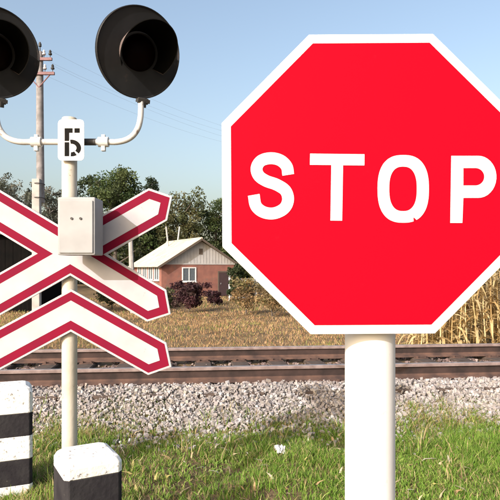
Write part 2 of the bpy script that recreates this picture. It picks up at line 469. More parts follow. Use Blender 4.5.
# dry field beyond the track
n = 95000
u = rng.random(n); Yw = 9.6 + 38 * u ** 1.7; Xw = rng.uniform(-.66, .66, n) * Yw
kp = (Yw - TRK_S * Xw - TRK_Y) > 2.75 + rng.random(n) * .4
Xw, Yw = Xw[kp], Yw[kp]; n = len(Xw)
pn = vnoise(Xw, Yw, .55, 44)
cols = palette(rng, n, [(.44, .27, .135), (.49, .33, .18), (.36, .215, .11), (.40, .235, .125), (.32, .23, .11)], .2)
cols = np.where((rng.random(n) < .12 + .25 * (pn > .35))[:, None], palette(rng, n, [(.20, .22, .06), (.26, .26, .08)]), cols)
sc = Yw / 12
tag(blades('dry_grass', Xw, Yw, rng.uniform(.03, .11, n) * np.sqrt(sc) * (1 + .4 * pn), rng.uniform(.008, .016, n) * sc, cols, M['blade'], rng, .8),
    'ochre dry grass field beyond the railway track', 'dry grass', kind='stuff')
# fallen pale leaves in the grass
n = 420
Yw = 2.6 + 3.4 * np.sqrt(rng.random(n)); Xw = rng.uniform(-.55, .55, n) * Yw
tag(blades('fallen_leaves', Xw, Yw, rng.uniform(.03, .07, n), rng.uniform(.015, .03, n), palette(rng, n, [(.55, .45, .28), (.62, .55, .42), (.45, .30, .16), (.6, .5, .2)], .15), M['blade'], rng, 2.2, .02),
    'small pale fallen leaves scattered in the green grass', 'leaves', kind='stuff')

# ------------------------------------------------------------------ STOP sign
PS = F / 1.68                                      # photo pixels per metre at the sign
stop = thing('stop_sign', 'big red octagonal STOP sign on a thick white pipe', 'stop sign', (0.366, 1.68, 0), 0)
SZ = EYE + (HY - 184) / PS
def P2(px, py): return ((px - 372) / PS, SZ + (184 - py) / PS)
def octa(ap):
    r = ap / math.cos(R(22.5)); return [(r * math.cos(R(22.5 + 45 * k + .35)), SZ + r * math.sin(R(22.5 + 45 * k + .35))) for k in range(8)]
AP = 150 / PS
board = MB().prism(octa(AP), 0, .016).build('sign_board', M['white_sheet'], stop, bevel=.003)
MB().prism(octa(AP - 9.2 / PS), -.0016, .004).build('red_face', M['red_sheet'], board)
MB().prism(octa(AP - .004), .0165, .018).build('back_plate', M['sign_back'], board)
def letter(mbs): return mbs.build('letter', M['letter_white'], board)
y0, y1 = -.0030, .002
S = [(288.2, 175), (286.5, 166.5), (280, 160.4), (270.5, 158.4), (261, 161.0), (256.6, 168), (258.6, 175.6), (266, 181), (276.5, 184.8), (285.4, 190.8), (288, 200), (284, 208.6), (274, 213.4), (263.5, 212.2), (256, 206), (253.7, 195)]
A, B = ribbon(catmull([P2(*p) for p in S], 6), 5.9 / PS)
letter(MB().strip(A, B, y0, y1))
T = [(310, 153.8), (364.3, 154.4), (364.2, 165.6), (342.9, 165.4), (342.0, 220.8), (330.3, 220.6), (331.2, 165.2), (309.8, 165)]
letter(MB().prism([P2(*p) for p in T][::-1], y0, y1))
def sup(cx, cy, rx, ry, q, e=2.5):
    c, s = math.cos(q), math.sin(q); return (cx + rx * abs(c) ** (2 / e) * (1 if c > 0 else -1), cy + ry * abs(s) ** (2 / e) * (1 if s > 0 else -1))
A, B = [], []
for k in range(96):
    q = 2 * math.pi * k / 96
    nick = .55 if k == 18 else 0
    rx, ry = 25.6 - 7 * nick, 33.8 - 7 * nick
    A.append(P2(*sup(403, 189, rx, ry, q))); B.append(P2(*sup(402.8, 189, 13.8, 22.2, q)))
letter(MB().strip(A, B, y0, y1, True))
outer = [(463, 156), (478, 156)] + [(478 + 18 * math.sin(q), 177 - 21 * math.cos(q)) for q in np.linspace(.15, math.pi - .15, 16)] + [(478, 198), (463, 198)]
inner = [(463, 168.2), (475, 168.2)] + [(475 + 9 * math.sin(q), 176.9 - 8.7 * math.cos(q)) for q in np.linspace(.15, math.pi - .15, 16)] + [(475, 185.6), (463, 185.6)]
pl = MB().strip([P2(*p) for p in outer], [P2(*p) for p in inner], y0, y1)
pl.prism([P2(*p) for p in [(451, 156), (463, 156), (463, 198), (462, 223), (450, 223)]][::-1], y0, y1)
letter(pl)
PR = .0795
ptop = SZ + .36
MB().lathe([(0, -.08), (PR, -.08), (PR, ptop - .01), (PR - .008, ptop), (PR - .016, ptop - .003), (0, ptop - .003)], 56, 'Z', (.020, .044 + PR, 0)).build('pole', M['pole_white'], stop, True)
for zc in (SZ - .24, SZ + .22):
    cl = MB()
    cl.lathe([(PR + .0005, zc - .018), (PR + .004, zc - .018), (PR + .004, zc + .018), (PR + .0005, zc + .018), (PR + .0005, zc - .018)], 40, 'Z', (.020, .044 + PR, 0))
    cl.box((.020, .032, zc), (.20, .027, .036))
    cl.build('clamp', M['sign_back'], stop)

# ------------------------------------------------------------------ level crossing signal
BX, BY = (69.5 - CX) / F * 3.35, 3.35
sig = thing('crossing_signal', 'level crossing signal with red and white crossed boards and two black lamp discs', 'crossing signal', (BX, BY, 0))
def SL(px, py, Y):
    p = W(px, py, Y); return Vector((p.x - BX, p.y - BY, p.z))
ztop = SL(69, 119, 3.35).z
mast = MB().lathe([(0, -.1), (.045, -.1), (.045, 1.2), (.0445, ztop), (.040, ztop + .006), (0, ztop + .006)], 32, 'Z').build('mast', M['mast_paint'], sig, True)
mb = MB().lathe([(.075, -.02), (.075, .05), (.055, .06), (.055, .10), (.0455, .11)], 32, 'Z')
mb.build('mast_foot', M['dark_iron'], sig, True)

def xpoly(w, Lt, a):
    c, s = math.cos(a), math.sin(a); out = []
    Ls = Lt - w * .88
    for dx, dz in ((c, s), (-c, s), (-c, -s), (c, -s)):
        nxx, nzz = -dz, dx
        out += [(dx * Ls - nxx * w, dz * Ls - nzz * w), (dx * Lt, dz * Lt), (dx * Ls + nxx * w, dz * Ls + nzz * w)]
        if dx > 0 and dz > 0: out.append((0, w / c))
        elif dx < 0 and dz > 0: out.append((-w / s, 0))
        elif dx < 0 and dz < 0: out.append((0, -w / c))
        else: out.append((w / s, 0))
    return out
def vpoly(w, Lt, a):
    c, s = math.cos(a), math.sin(a); Ls = Lt - w * .88
    d = (c, -s); nn = (s, c)
    r = [(0, -w / c), (d[0] * Ls - nn[0] * w, d[1] * Ls - nn[1] * w), (d[0] * Lt, d[1] * Lt), (d[0] * Ls + nn[0] * w, d[1] * Ls + nn[1] * w), (0, w / c)]
    return r + [(-x, z) for x, z in r[3:0:-1]]
def layered(name, fn, a, centre, rot, Lt):
    p0 = None
    for nm, d, f0, f1, m in ((name, 0.0, 0, .014, 'cross_white'), ('red_border', .0125, -.0014, .004, 'cross_red'), ('white_centre', .0575, -.0028, .004, 'cross_white')):
        poly = fn(.109 - d, Lt - d * 1.36, a)
        o = MB().prism(poly, f0, f1).build(nm, M[m], sig if p0 is None else p0, bevel=.002 if p0 is None else 0)
        if p0 is None:
            p0 = o; o.location = centre; o.rotation_euler = (0, rot, 0)
    return p0
layered('crossbuck', xpoly, R(30.3), SL(70.5, 254, 3.28), R(.7), .685)
layered('chevron_board', vpoly, R(28.8), SL(71, 310.5, 3.28), R(.5), .675)
st = MB()
for py in (238, 262, 305): st.box(SL(69.5, py, 3.298), (.13, .008, .03))
st.build('board_clamp', M['dark_iron'], sig)

# relay box in front of the crossed boards
pA, pB = SL(57.5, 255, 3.03), SL(95, 197, 3.03)
bc = Vector(((pA.x + pB.x) / 2, pA.y + .085, (pA.z + pB.z) / 2)); bw, bh = pB.x - pA.x, pB.z - pA.z
boxo = MB().box(bc, (bw, .17, bh)).build('relay_box', M['box_paint'], sig, bevel=.008)
MB().box(bc + Vector((0, -.089, -.004)), (bw - .022, .008, bh - .03)).build('lid', M['box_paint'], boxo, bevel=.003)
for dx in (-.022, .026):
    MB().lathe([(0, -.004), (.007, -.004), (.007, .004)], 10, 'Y', (bc.x + dx, bc.y - .094, bc.z + .04)).build('rivet', M['dark_iron'], boxo)
MB().box(bc + Vector((0, .125, .05)), (.05, .08, .04)).box(bc + Vector((0, .125, -.08)), (.05, .08, .04)).build('mount', M['dark_iron'], boxo)

# number plate with the stencilled letter
pc = SL(71, 140, 3.28)
npl = MB()
rp = []
hw, hh_ = 13 / 170.7, 20.5 / 170.7
for cxs, czs, q0 in ((1, 1, 0), (-1, 1, 90), (-1, -1, 180), (1, -1, 270)):
    for k in range(5):
        q = R(q0 + k * 22.5); rp.append((pc.x + cxs * (hw - .022) + .022 * math.cos(q), pc.z + czs * (hh_ - .022) + .022 * math.sin(q)))
plate = npl.prism(rp, pc.y, pc.y + .004).build('number_plate', M['white_sheet'], sig)
MB().box((pc.x, pc.y + .015, pc.z - .05), (.07, .022, .03)).build('plate_clamp', M['dark_iron'], plate)
def LP(px, py): return (pc.x + (px - 71) / 170.7, pc.z + (140 - py) / 170.7)
ch = MB(); yf0, yf1 = pc.y - .0014, pc.y + .001
def quad(a, b, c, d): ch.prism([LP(a, d), LP(c, d), LP(c, b), LP(a, b)], yf0, yf1)
quad(64.6, 128.2, 69.2, 141.0); quad(64.6, 142.2, 69.2, 156.2)        # stem, with a stencil gap
quad(69.3, 128.2, 72.6, 132.8); quad(74.4, 128.2, 79.8, 132.8)        # top bar
for q0, q1 in ((-.12, 2.3), (2.55, 3.2)):
    A = [LP(71.3 + 9.8 * math.sin(q), 148 - 8.4 * math.cos(q)) for q in np.linspace(q0, q1, 14)]
    B = [LP(71.3 + 5.2 * math.sin(q), 148 - 4.2 * math.cos(q)) for q in np.linspace(q0, q1, 14)]
    ch.strip(A, B, yf0, yf1)
ch.build('letter', M['black_paint'], plate)

# bracket arms and lamp discs
def arm(sgn, reach):
    pts2 = [(70, 142), (95, 142), (108, 142), (117, 142), (126, 140), (133, 135.5), (138, 128), (140.3, 119), (141, 110), (141, 101)]
    pts = []
    for px, py in pts2:
        x = 70 + sgn * (px - 70) * (reach / 71.0); pts.append(SL(x, py, 3.35))
    pts = [Vector(p) for p in catmull([tuple(p) for p in pts], 3)]
    a = MB().tube(pts, .0175, 14).build('bracket_arm', M['pipe_paint'], sig, True)
    cx = 70 + sgn * 33.5; c = SL(cx, 142, 3.35)
    cl = MB().lathe([(.019, -.03), (.030, -.03), (.030, .03), (.019, .03)], 20, 'X', tuple(c))
    cl.box(c + Vector((0, 0, -.036)), (.022, .03, .036)).box(c + Vector((0, 0, .033)), (.02, .022, .02))
    cl.build('clamp', M['pipe_paint'], a)
    c2 = SL(70 + sgn * 20, 142, 3.35)
    if sgn > 0: MB().lathe([(.0185, -.035), (.0205, -.035), (.0205, .035), (.0185, .035)], 16, 'X', tuple(c2)).build('sleeve', M['dark_iron'], a)
    return a
arm(1, 71); arm(-1, 74)
def lamp(px, py, yaw):
    c = SL(px, py, 3.30); rad = 44 / 170.0
    d = MB().lathe([(.0, -.004), (rad * .55, -.006), (rad - .012, -.012), (rad - .004, -.020), (rad, -.016), (rad, .004), (rad - .02, .006), (.0, .02)], 72, 'Y').build('signal_disc', M['black_disc'], sig, True)
    d.location = c; d.rotation_euler = (R(15), 0, yaw)
    MB().lathe([(.125, .004), (.12, .10), (.10, .15), (.05, .18), (0, .185)], 40, 'Y').build('lamp_housing', M['black_disc'], d, True)
    MB().lathe([(.104, -.006), (.09, -.030), (.06, -.048), (.02, -.056), (0, -.057)], 40, 'Y').build('lens', M['lens'], d, True)
    # visor: a flared shell round the top of the lens, longest at the top
    nt_, nl = 40, 8; vi = MB(); th0 = R(128)
    vs = []; 
    for k in range(nt_ + 1):
        th = -th0 + 2 * th0 * k / nt_
        L = .06 + .19 * max(0, math.cos(th * .62)) ** 1.2
        for j in range(nl + 1):
            t = j / nl; r = .118 + .042 * t
            vs.append((r * math.sin(th), -.008 - L * t, r * math.cos(th)))
    fs = [(k * (nl + 1) + j, k * (nl + 1) + j + 1, (k + 1) * (nl + 1) + j + 1, (k + 1) * (nl + 1) + j) for k in range(nt_) for j in range(nl)]
    MB().add(vs, fs).build('hood_lining', M['black_hood'], d, True)
    vi.add([(x * 1.03, y - .001, z * 1.03) for x, y, z in vs], fs)
    nv = nl + 1
    rim = [(k * nv + nl) for k in range(nt_ + 1)]
    ov = list(vi.v); lip = MB().add([ov[i] for i in rim] + [vs[i] for i in rim], [(k, k + 1, nt_ + 2 + k, nt_ + 1 + k) for k in range(nt_)])
    lip.build('hood_lip', M['black_disc'], d)
    vi.build('hood', M['hood_out'], d, True)
    kb = MB().box((.045, -.03, -rad - .008), (.075, .04, .022)).lathe([(.0, -.03), (.018, -.03), (.018, .03), (0, .03)], 14, 'X', (.045, -.03, -rad - .008)).lathe([(.022, -rad - .045), (.022, -rad - .01)], 16, 'Z', (.045, -.03, 0))
    kb.build('swivel_joint', M['dark_iron'], d)
    return d
lamp(138.5, 53, R(34)); lamp(-6.5, 53, R(34))

# ------------------------------------------------------------------ banded concrete guard posts
def guard_post(label, loc, rz, w, H, bands, bev):
    t = thing('guard_post', label, 'guard post', loc, rz, None)
    z = H; first = True
    h2 = w / 2
    for hgt, mname in bands:
        zb = max(z - hgt, -.1)
        sect = lambda q, zz, cc: [(-q + cc, -q, zz), (q - cc, -q, zz), (q, -q + cc, zz), (q, q - cc, zz), (q - cc, q, zz), (-q + cc, q, zz), (-q, q - cc, zz), (-q, -q + cc, zz)]
        cc = .022
        rings = [sect(h2, zb, cc)]
        if first: rings += [sect(h2, z - bev, cc), sect(h2 - bev * .35, z - bev * .35, cc), sect(h2 - bev, z, cc)]
        else: rings += [sect(h2, z, cc)]
        vs = [p for r_ in rings for p in r_]
        fs = [tuple(range(8))[::-1], tuple(range(len(vs) - 8, len(vs)))]
        for i in range(len(rings) - 1):
            for j in range(8): fs.append((i * 8 + j, i * 8 + (j + 1) % 8, (i + 1) * 8 + (j + 1) % 8, (i + 1) * 8 + j))
        MB().add(vs, fs).build('white_band' if mname == 'conc_white' else 'black_band', M[mname], t, bevel=.004, seg=1)
        z = zb; first = False
        if z <= -.09: break
    return t
nc = W(64.5, 466, 2.80)
wP, yw = .30, R(30)
rt = Vector((math.cos(yw), math.sin(yw), 0)); bk = Vector((-math.sin(yw), math.cos(yw), 0))
cpos = Vector((nc.x, nc.y, 0)) + rt * wP / 2 + bk * wP / 2
guard_post('low concrete guard post, white speckled cap over black, before the signal mast', (cpos.x, cpos.y, 0), yw, wP, nc.z + .012, [(.095, 'conc_white'), (.30, 'conc_black'), (.20, 'conc_white'), (.5, 'conc_black')], .04)
nc = W(30, 394, 4.0); wP = .30; yw = R(23)
rt = Vector((math.cos(yw), math.sin(yw), 0)); bk = Vector((-math.sin(yw), math.cos(yw), 0))
cpos = Vector((nc.x, nc.y + .05, 0)) - rt * wP / 2 + bk * wP / 2
guard_post('tall concrete guard post with alternating black and white bands', (cpos.x, cpos.y, 0), yw, wP, nc.z + .045, [(.19, 'conc_white'), (.165, 'conc_black'), (.165, 'conc_white'), (.185, 'conc_black'), (.3, 'conc_white')], .045)

# ------------------------------------------------------------------ trees and bushes
def leaf_cloud(centres, radii, per, size, cols, rng, flat=.8):
    n = len(centres) * per
    c = np.repeat(np.array(centres), per, 0); r = np.repeat(np.array(radii), per)
    d = rng.normal(0, 1, (n, 3)); d /= np.linalg.norm(d, axis=1)[:, None]
    p = c + d * (r * rng.random(n) ** .45)[:, None] * np.array([1, 1, flat])
    u = rng.normal(0, 1, (n, 3)); u /= np.linalg.norm(u, axis=1)[:, None]
    w = np.cross(u, rng.normal(0, 1, (n, 3))); w /= np.linalg.norm(w, axis=1)[:, None]
    s = (size * rng.uniform(.55, 1.3, n))[:, None]
    V = np.stack([p - u * s, p + w * s * .5, p + u * s, p - w * s * .5], 1).reshape(-1, 3)
    b = (np.arange(n) * 4)[:, None]
    fc = b + np.array([[0, 1, 2, 3]])
    pal = np.array(cols); ci = np.repeat(rng.integers(0, len(pal), len(centres)), per)
    C = pal[ci] * (1 + rng.uniform(-.28, .28, (n, 1)))
    return V, fc, np.repeat(C, 4, 0)

def tree(name, label, cat, loc, H, wid, cols, rng, clumps=70, per=75, leaf=.17, base=.28, bark='bark', group=None, trunk_r=None, twigs=False, crad=.16):
    t = thing(name, label, cat, loc, 0, group)
    tr = trunk_r or H * .017
    mb = MB()
    lean = rng.uniform(-.04, .04, 2) * H
    spine = [Vector((lean[0] * q * q, lean[1] * q * q, -.2 + (H * .82 + .2) * q)) for q in np.linspace(0, 1, 7)]
    mb.tube(spine, [tr * (1.25 - 1.1 * q) for q in np.linspace(0, 1, 7)], 8)
    cen, rad = [], []
    nl = 11 if not twigs else 18
    for k in range(nl):
        q = base + (1 - base) * (k + .5) / nl * .9
        p0 = Vector((lean[0] * q * q, lean[1] * q * q, H * .82 * q))
        an = k * 2.399 + rng.uniform(-.4, .4)
        ln = wid * .5 * math.sin(math.pi * min(1, (.22 + .72 * (1 - abs(q - .55) * 1.3)))) * rng.uniform(.7, 1.1)
        ln = max(ln, wid * .2)
        up = ln * rng.uniform(.35, .9) + H * .04
        p1 = p0 + Vector((math.cos(an) * ln * .5, math.sin(an) * ln * .5, up * .4)); p2 = p0 + Vector((math.cos(an) * ln, math.sin(an) * ln, up))
        mb.tube([p0, p1, p2], [tr * .45, tr * .3, tr * .08], 5)
        for s_ in range(3 if not twigs else 6):
            f = rng.uniform(.35, 1.0); b0 = p0.lerp(p1, f * 2) if f < .5 else p1.lerp(p2, f * 2 - 1)
            tw = Vector((rng.normal(0, 1), rng.normal(0, 1), rng.uniform(.1, 1.2))) * (wid * .12)
            mb.tube([b0, b0 + tw * .5 + Vector((0, 0, .05)), b0 + tw], [tr * .16, tr * .1, tr * .03], 4)
            cen.append(tuple(b0 + tw)); rad.append(wid * crad * rng.uniform(.5, 1.0))
        cen.append(tuple(p2)); rad.append(wid * crad * rng.uniform(.6, 1.05))
    while len(cen) < clumps:
        v = rng.normal(0, 1, 3); v /= np.linalg.norm(v); v *= rng.random() ** .33
        zc = H * (base + (1 - base) * .52); c = (v[0] * wid * .42, v[1] * wid * .42, zc + v[2] * H * (1 - base) * .44)
        cen.append(c); rad.append(wid * crad * rng.uniform(.45, .9))
    cen.append((lean[0], lean[1], H * .9)); rad.append(wid * crad * .8)
    mb.build('trunk', M[bark], t, fix=False)
    V, fc, C = leaf_cloud(cen, rad, per, leaf, cols, rng)
    cz = V[:, 2].reshape(-1, 4).mean(1); zm = cz.max()
    if zm > H: V[:, 2] *= H / zm
    V[:, 2] = np.maximum(V[:, 2], .03)
    np_mesh('crown', V, fc, M['leaf'], C, t)
    return t

GREEN = [(.050, .080, .024), (.072, .100, .032), (.038, .062, .022), (.090, .112, .040), (.055, .072, .028)]
DARK = [(.030, .046, .018), (.042, .058, .022), (.024, .036, .015), (.055, .068, .030)]
GREY = [(.095, .105, .08), (.125, .13, .105), (.07, .08, .058), (.145, .14, .11)]
OLIVE = [(.085, .095, .04), (.11, .11, .05), (.065, .078, .032), (.13, .115, .05)]
rng = np.random.default_rng(77)
def at_ground(px, Y):
    x = (px - CX) / F * Y; return (x, Y, float(gz(x, Y)) - .02)
TREES = [
    (115, 163, 62, 66, GREEN, 'tall broad green tree rising behind the house roof', .17, 95, 80, .17, False),
    (150, 176, 42, 73, DARK, 'dark green tree with a narrow crown beside the tall green one', .17, 75, 75, .16, False),
    (184, 187, 52, 68, OLIVE, 'olive green loose tree standing right behind the house gable', .16, 70, 65, .16, False),
    (216, 196, 44, 71, GREEN, 'rounded mid green tree past the house gable', .17, 60, 70, .16, False),
    (88, 174, 44, 75, DARK, 'dark tree behind the signal mast with a ragged crown', .16, 70, 70, .16, False),
    (52, 180, 46, 62, GREY, 'thin grey-green tree with sparse leaves behind the utility pole', .14, 80, 52, .15, True),
    (18, 172, 56, 64, GREY, 'wide grey twiggy tree with half its leaves gone', .14, 95, 52, .15, True),
    (-22, 168, 60, 66, GREY, 'grey half-bare tree standing over the black shed', .14, 80, 52, .15, True),
    (262, 205, 52, 74, OLIVE, 'olive tree hidden mostly behind the big red sign', .16, 60, 60, .16, False),
    (318, 210, 60, 78, GREEN, 'green tree far behind the middle of the red sign', .16, 60, 60, .16, False),
    (390, 205, 60, 80, DARK, 'dark tree far behind the lettering of the red sign', .16, 60, 60, .16, False),
    (470, 212, 70, 76, OLIVE, 'olive tree far behind the dry corn', .16, 60, 60, .16, False),
]
for px, py, wp, Y, cols, lab, cr, cl, per, lf, tw in TREES:
    g = at_ground(px, Y); top = W(px, py, Y).z
    tree('tree', lab, 'tree', g, top - g[2], wp / F * Y * 1.12, cols, rng, int(cl * 1.35), int(per * 1.3), lf * 1.05, .2, 'twig_grey' if tw else 'bark', 'trees behind the house', twigs=tw, crad=cr)
# far wood that reads as one mass
n = 800
cx_ = rng.uniform(-62, 62, n); cy_ = rng.uniform(84, 96, n); hz = rng.uniform(.4, 6.6, n) * (1 + .25 * np.sin(cx_ * .35))
V, fc, C = leaf_cloud(np.stack([cx_, cy_, hz - 1.0], 1), rng.uniform(1.2, 2.4, n), 60, .42, GREEN + DARK + OLIVE + GREY[:2], rng)
V[:, 2] = np.maximum(V[:, 2], -1.05)
tag(np_mesh('distant_wood', V, fc, M['leaf'], C), 'distant low green wood along the horizon', 'wood', kind='stuff')

def bush(name, label, px, py_top, wp, Y, cols, rng, per=70, clumps=26, leaf=.09, bark='bark', group=None, crad=.24):
    g = at_ground(px, Y); top = W(px, py_top, Y).z
    return tree(name, label, 'bush', g, max(top - g[2], .4), wp / F * Y, cols, rng, clumps, per, leaf, .08, bark, group, trunk_r=.035, crad=crad)
BROWN = [(.26, .17, .085), (.20, .13, .07), (.32, .22, .11), (.16, .12, .06), (.22, .19, .08)]
MAROON = [(.055, .022, .027), (.075, .030, .034), (.040, .017, .022), (.07, .042, .038)]
bush('bush', 'dark maroon-leaved bush in front of the brick gable wall', 189, 281, 36, 31, MAROON, rng, 110, 44, .085)
bush('bush', 'smaller maroon bush beside the dark door of the brick house', 214, 290, 15, 37, MAROON, rng, 70, 20, .08)
bush('bush', 'black-green rounded shrub at the corner of the brick house', 236, 262, 18, 40, DARK, rng, 90, 26, .09)
bush('bush', 'brown dried bush between the house and the red sign', 246, 276, 34, 28, BROWN, rng, 50, 26, .075)
bush('bush', 'tall brown dried bush just behind the edge of the red sign', 272, 283, 40, 26, BROWN, rng, 50, 26, .075)
bush('bush', 'tan dried bush behind the foot of the red sign', 318, 300, 48, 24, BROWN, rng, 46, 26, .07)
bush('bush', 'olive scrub bush left of the maroon bush', 163, 287, 28, 36, OLIVE, rng, 70, 24, .09)
bush('bush', 'straggly grey-brown bush by the side wall of the house', 140, 279, 30, 38, GREY, rng, 50, 22, .09)
bush('bush', 'dense dark green shrub between the shed and the signal mast', 56, 262, 30, 31, DARK, rng, 90, 30, .10)
bush('bush', 'low olive scrub bush before the white-windowed side wall', 112, 275, 30, 33, OLIVE, rng, 70, 26, .09)

# ------------------------------------------------------------------ brick house
M['brick'] = mat('orange_brick_wall', (.25, .108, .082), (.18, .08, .066), rough=.95, scale=1.6, bump=.3, bscale=14, dirt=(.17, .10, .085), dscale=1.8, damt=.56)
M['plaster'] = mat('grey_white_gable_boards', (.42, .405, .40), (.34, .325, .32), rough=.9, scale=1.1)
M['asbestos'] = mat('pale_corrugated_roofing', (.50, .455, .365), (.40, .365, .295), rough=.95, spec=.1, scale=.7, dirt=(.27, .24, .19), dscale=1.6, damt=.58)
M['trim_dark'] = mat('dark_brown_trim', (.10, .075, .06), rough=.8)
M['win_white'] = mat('white_window_paint', (.72, .72, .72), rough=.6)
M['win_glass'] = mat('dull_window_glass', (.10, .12, .14), rough=.12, spec=.6)
M['door_dark'] = mat('dark_door_paint', (.05, .028, .03), rough=.7)
M['grey_sheet'] = mat('grey_steel_sheet', (.34, .35, .37), (.27, .28, .30), rough=.55, metal=.2)
HYD = 50.0
hg = at_ground(200, HYD)
hrot = R(28)
house = thing('brick_house', 'small orange brick house with pale corrugated roof and white gable', 'house', (hg[0], hg[1], hg[2] + .02), hrot)
WW, LL = 7.2, 8.4
eave = W(163, 264, HYD).z - hg[2]; ridge = W(200, 239, HYD).z - hg[2]
hx = WW / 2
gab = [(-hx, -.15), (hx, -.15), (hx, eave), (-hx, eave)]
walls = MB()
walls.box((0, .12, eave / 2 - .1), (WW, .24, eave + .2)).box((0, LL - .12, eave / 2 - .1), (WW, .24, eave + .2))
walls.box((-hx + .12, LL / 2, eave / 2 - .1), (.24, LL - .48, eave + .2)).box((hx - .12, LL / 2, eave / 2 - .1), (.24, LL - .48, eave + .2))
walls.build('wall', M['brick'], house)
gb = MB()
rise = ridge - eave - .12
for yy in (LL - .2, .04): gbo = MB().prism([(-hx + .02, eave), (hx - .02, eave), (0, eave + rise)], yy, yy + .16).build('gable', M['plaster'], house)
gl = MB()
for k in range(-11, 12):
    xx = k * .3; hgt = rise * (1 - abs(xx) / hx) - .05
    if hgt > .12: gl.box((xx, .028, eave + hgt / 2), (.018, .022, hgt))
gl.build('cover_strips', M['plaster'], gbo)
MB().box((.10, .03, eave + rise * .52), (.34, .05, .52)).build('gable_vent', M['trim_dark'], gbo)
MB().box((0, -.01, eave - .02), (WW + .1, .06, .10)).build('fascia', M['plaster'], house)
sl = math.atan2(ridge - eave, hx); sllen = math.hypot(hx, ridge - eave) + .55
for sgn in (-1, 1):
    nw = 46; y0_, y1_ = -.45, LL + .4
    vs = []; fs = []
    for i in range(nw * 4 + 1):
        yy = y0_ + (y1_ - y0_) * i / (nw * 4); cz = .025 * math.cos(i * math.pi / 2)
        for dd in (0, sllen):
            x = sgn * dd * math.cos(sl); z = ridge + .03 - dd * math.sin(sl)
            vs += [(x, yy, z + cz), (x, yy, z + cz - .03)]
    m_ = nw * 4
    for i in range(m_):
        a, b = i * 4, (i + 1) * 4
        fs += [(a, b, b + 2, a + 2), (a + 1, a + 3, b + 3, b + 1), (a, a + 1, b + 1, b), (a + 2, b + 2, b + 3, a + 3)]
    fs += [(0, 2, 3, 1), (m_ * 4, m_ * 4 + 1, m_ * 4 + 3, m_ * 4 + 2)]
    ro = MB().add(vs, fs).build('roof_slope', M['asbestos'], house)
    rot = Matrix.Rotation(sgn * sl, 3, 'Y')
    MB().box((sgn * (sllen / 2) * math.cos(sl), -.47, ridge - .06 - (sllen / 2) * math.sin(sl)), (sllen, .04, .17), rot).build('bargeboard', M['trim_dark'], ro)
MB().tube([(0, -.45, ridge + .05), (0, LL + .4, ridge + .05)], .09, 8).build('ridge_cap', M['asbestos'], house)
def window(cx, cz, w, h, side):
    """side 'f': gable end (faces -Y); 'l': long wall (faces -X)"""
    def bx(mbx, u, v, du, dv, out, th):
        if side == 'f': mbx.box((cx + u, -out, cz + v), (du, th, dv))
        else: mbx.box((-hx - out, cx + u, cz + v), (th, du, dv))
    fr = MB(); t = .09
    bx(fr, 0, h / 2 + t / 2, w + 2 * t, t, .02, .09); bx(fr, 0, -h / 2 - t / 2, w + 2 * t, t, .02, .09)
    bx(fr, -w / 2 - t / 2, 0, t, h, .02, .09); bx(fr, w / 2 + t / 2, 0, t, h, .02, .09); bx(fr, 0, 0, .07, h, .02, .07)
    f = fr.build('window', M['win_white'], house)
    for s_ in (-1, 1):
        pn = MB(); bx(pn, s_ * (w / 4 + .0175), 0, w / 2 - .035, h, .008, .02); pn.build('pane', M['win_glass'], f)
    sb = MB(); bx(sb, 0, -h / 2 - t - .04, w + .3, .05, .07, .16); sb.build('sill', M['win_white'], f)
window(-1.05, eave - .95, 1.15, 1.1, 'f')
for yy in (1.2, 2.9, 4.6, 6.3): window(yy, eave - .85, 1.1, 1.05, 'l')
dm_ = MB().box((2.35, -.02, 1.0), (1.0, .08, 2.1)).build('door', M['door_dark'], house)
MB().box((2.35, -.02, 2.12), (1.2, .10, .12)).box((1.79, -.02, 1.03), (.1, .10, 2.06)).box((2.91, -.02, 1.03), (.1, .10, 2.06)).build('door_frame', M['trim_dark'], dm_)
MB().box((2.02, -.08, 1.05), (.03, .05, .14)).build('handle', M['grey_sheet'], dm_)
for xx, yy, lx in ((-.75, 6.0, -.3), (-.15, 5.6, .35)):
    MB().tube([(xx, yy, ridge - 1.2), (xx + lx, yy, ridge + 1.45)], .085, 8).build('roof_pipe', M['plaster'], house)

# sheds, posts, gate near the house
M['tar'] = mat('black_tarred_boards', (.004, .004, .004), (.006, .005, .005), spec=.05, rough=.95, scale=3)  # even near-black colour for the shed planks and body
M['tar_roof'] = mat('dark_felt_roof', (.05, .046, .045), (.032, .03, .03), rough=.9, scale=2)
sg = at_ground(-30, 27)
shed = thing('black_shed', 'black tarred wooden shed behind the crossed boards', 'shed', (sg[0], 27, sg[2] - .02), R(-6))
shh = W(0, 233, 27).z - sg[2]
for k in range(34):
    x = -3.4 + k * .2
    MB().box((x + .1, -.011 * (k % 2), shh / 2), (.19, .05, shh)).build('plank', M['tar'], shed) if k < 34 else None
MB().box((0, 1.6, shh / 2), (6.8, 3.1, shh - .02)).build('shed_body', M['tar'], shed)
MB().box((0, 1.5, shh + .06), (7.3, 3.9, .10), Matrix.Rotation(R(3), 3, 'X')).build('roof', M['tar_roof'], shed, bevel=.01)

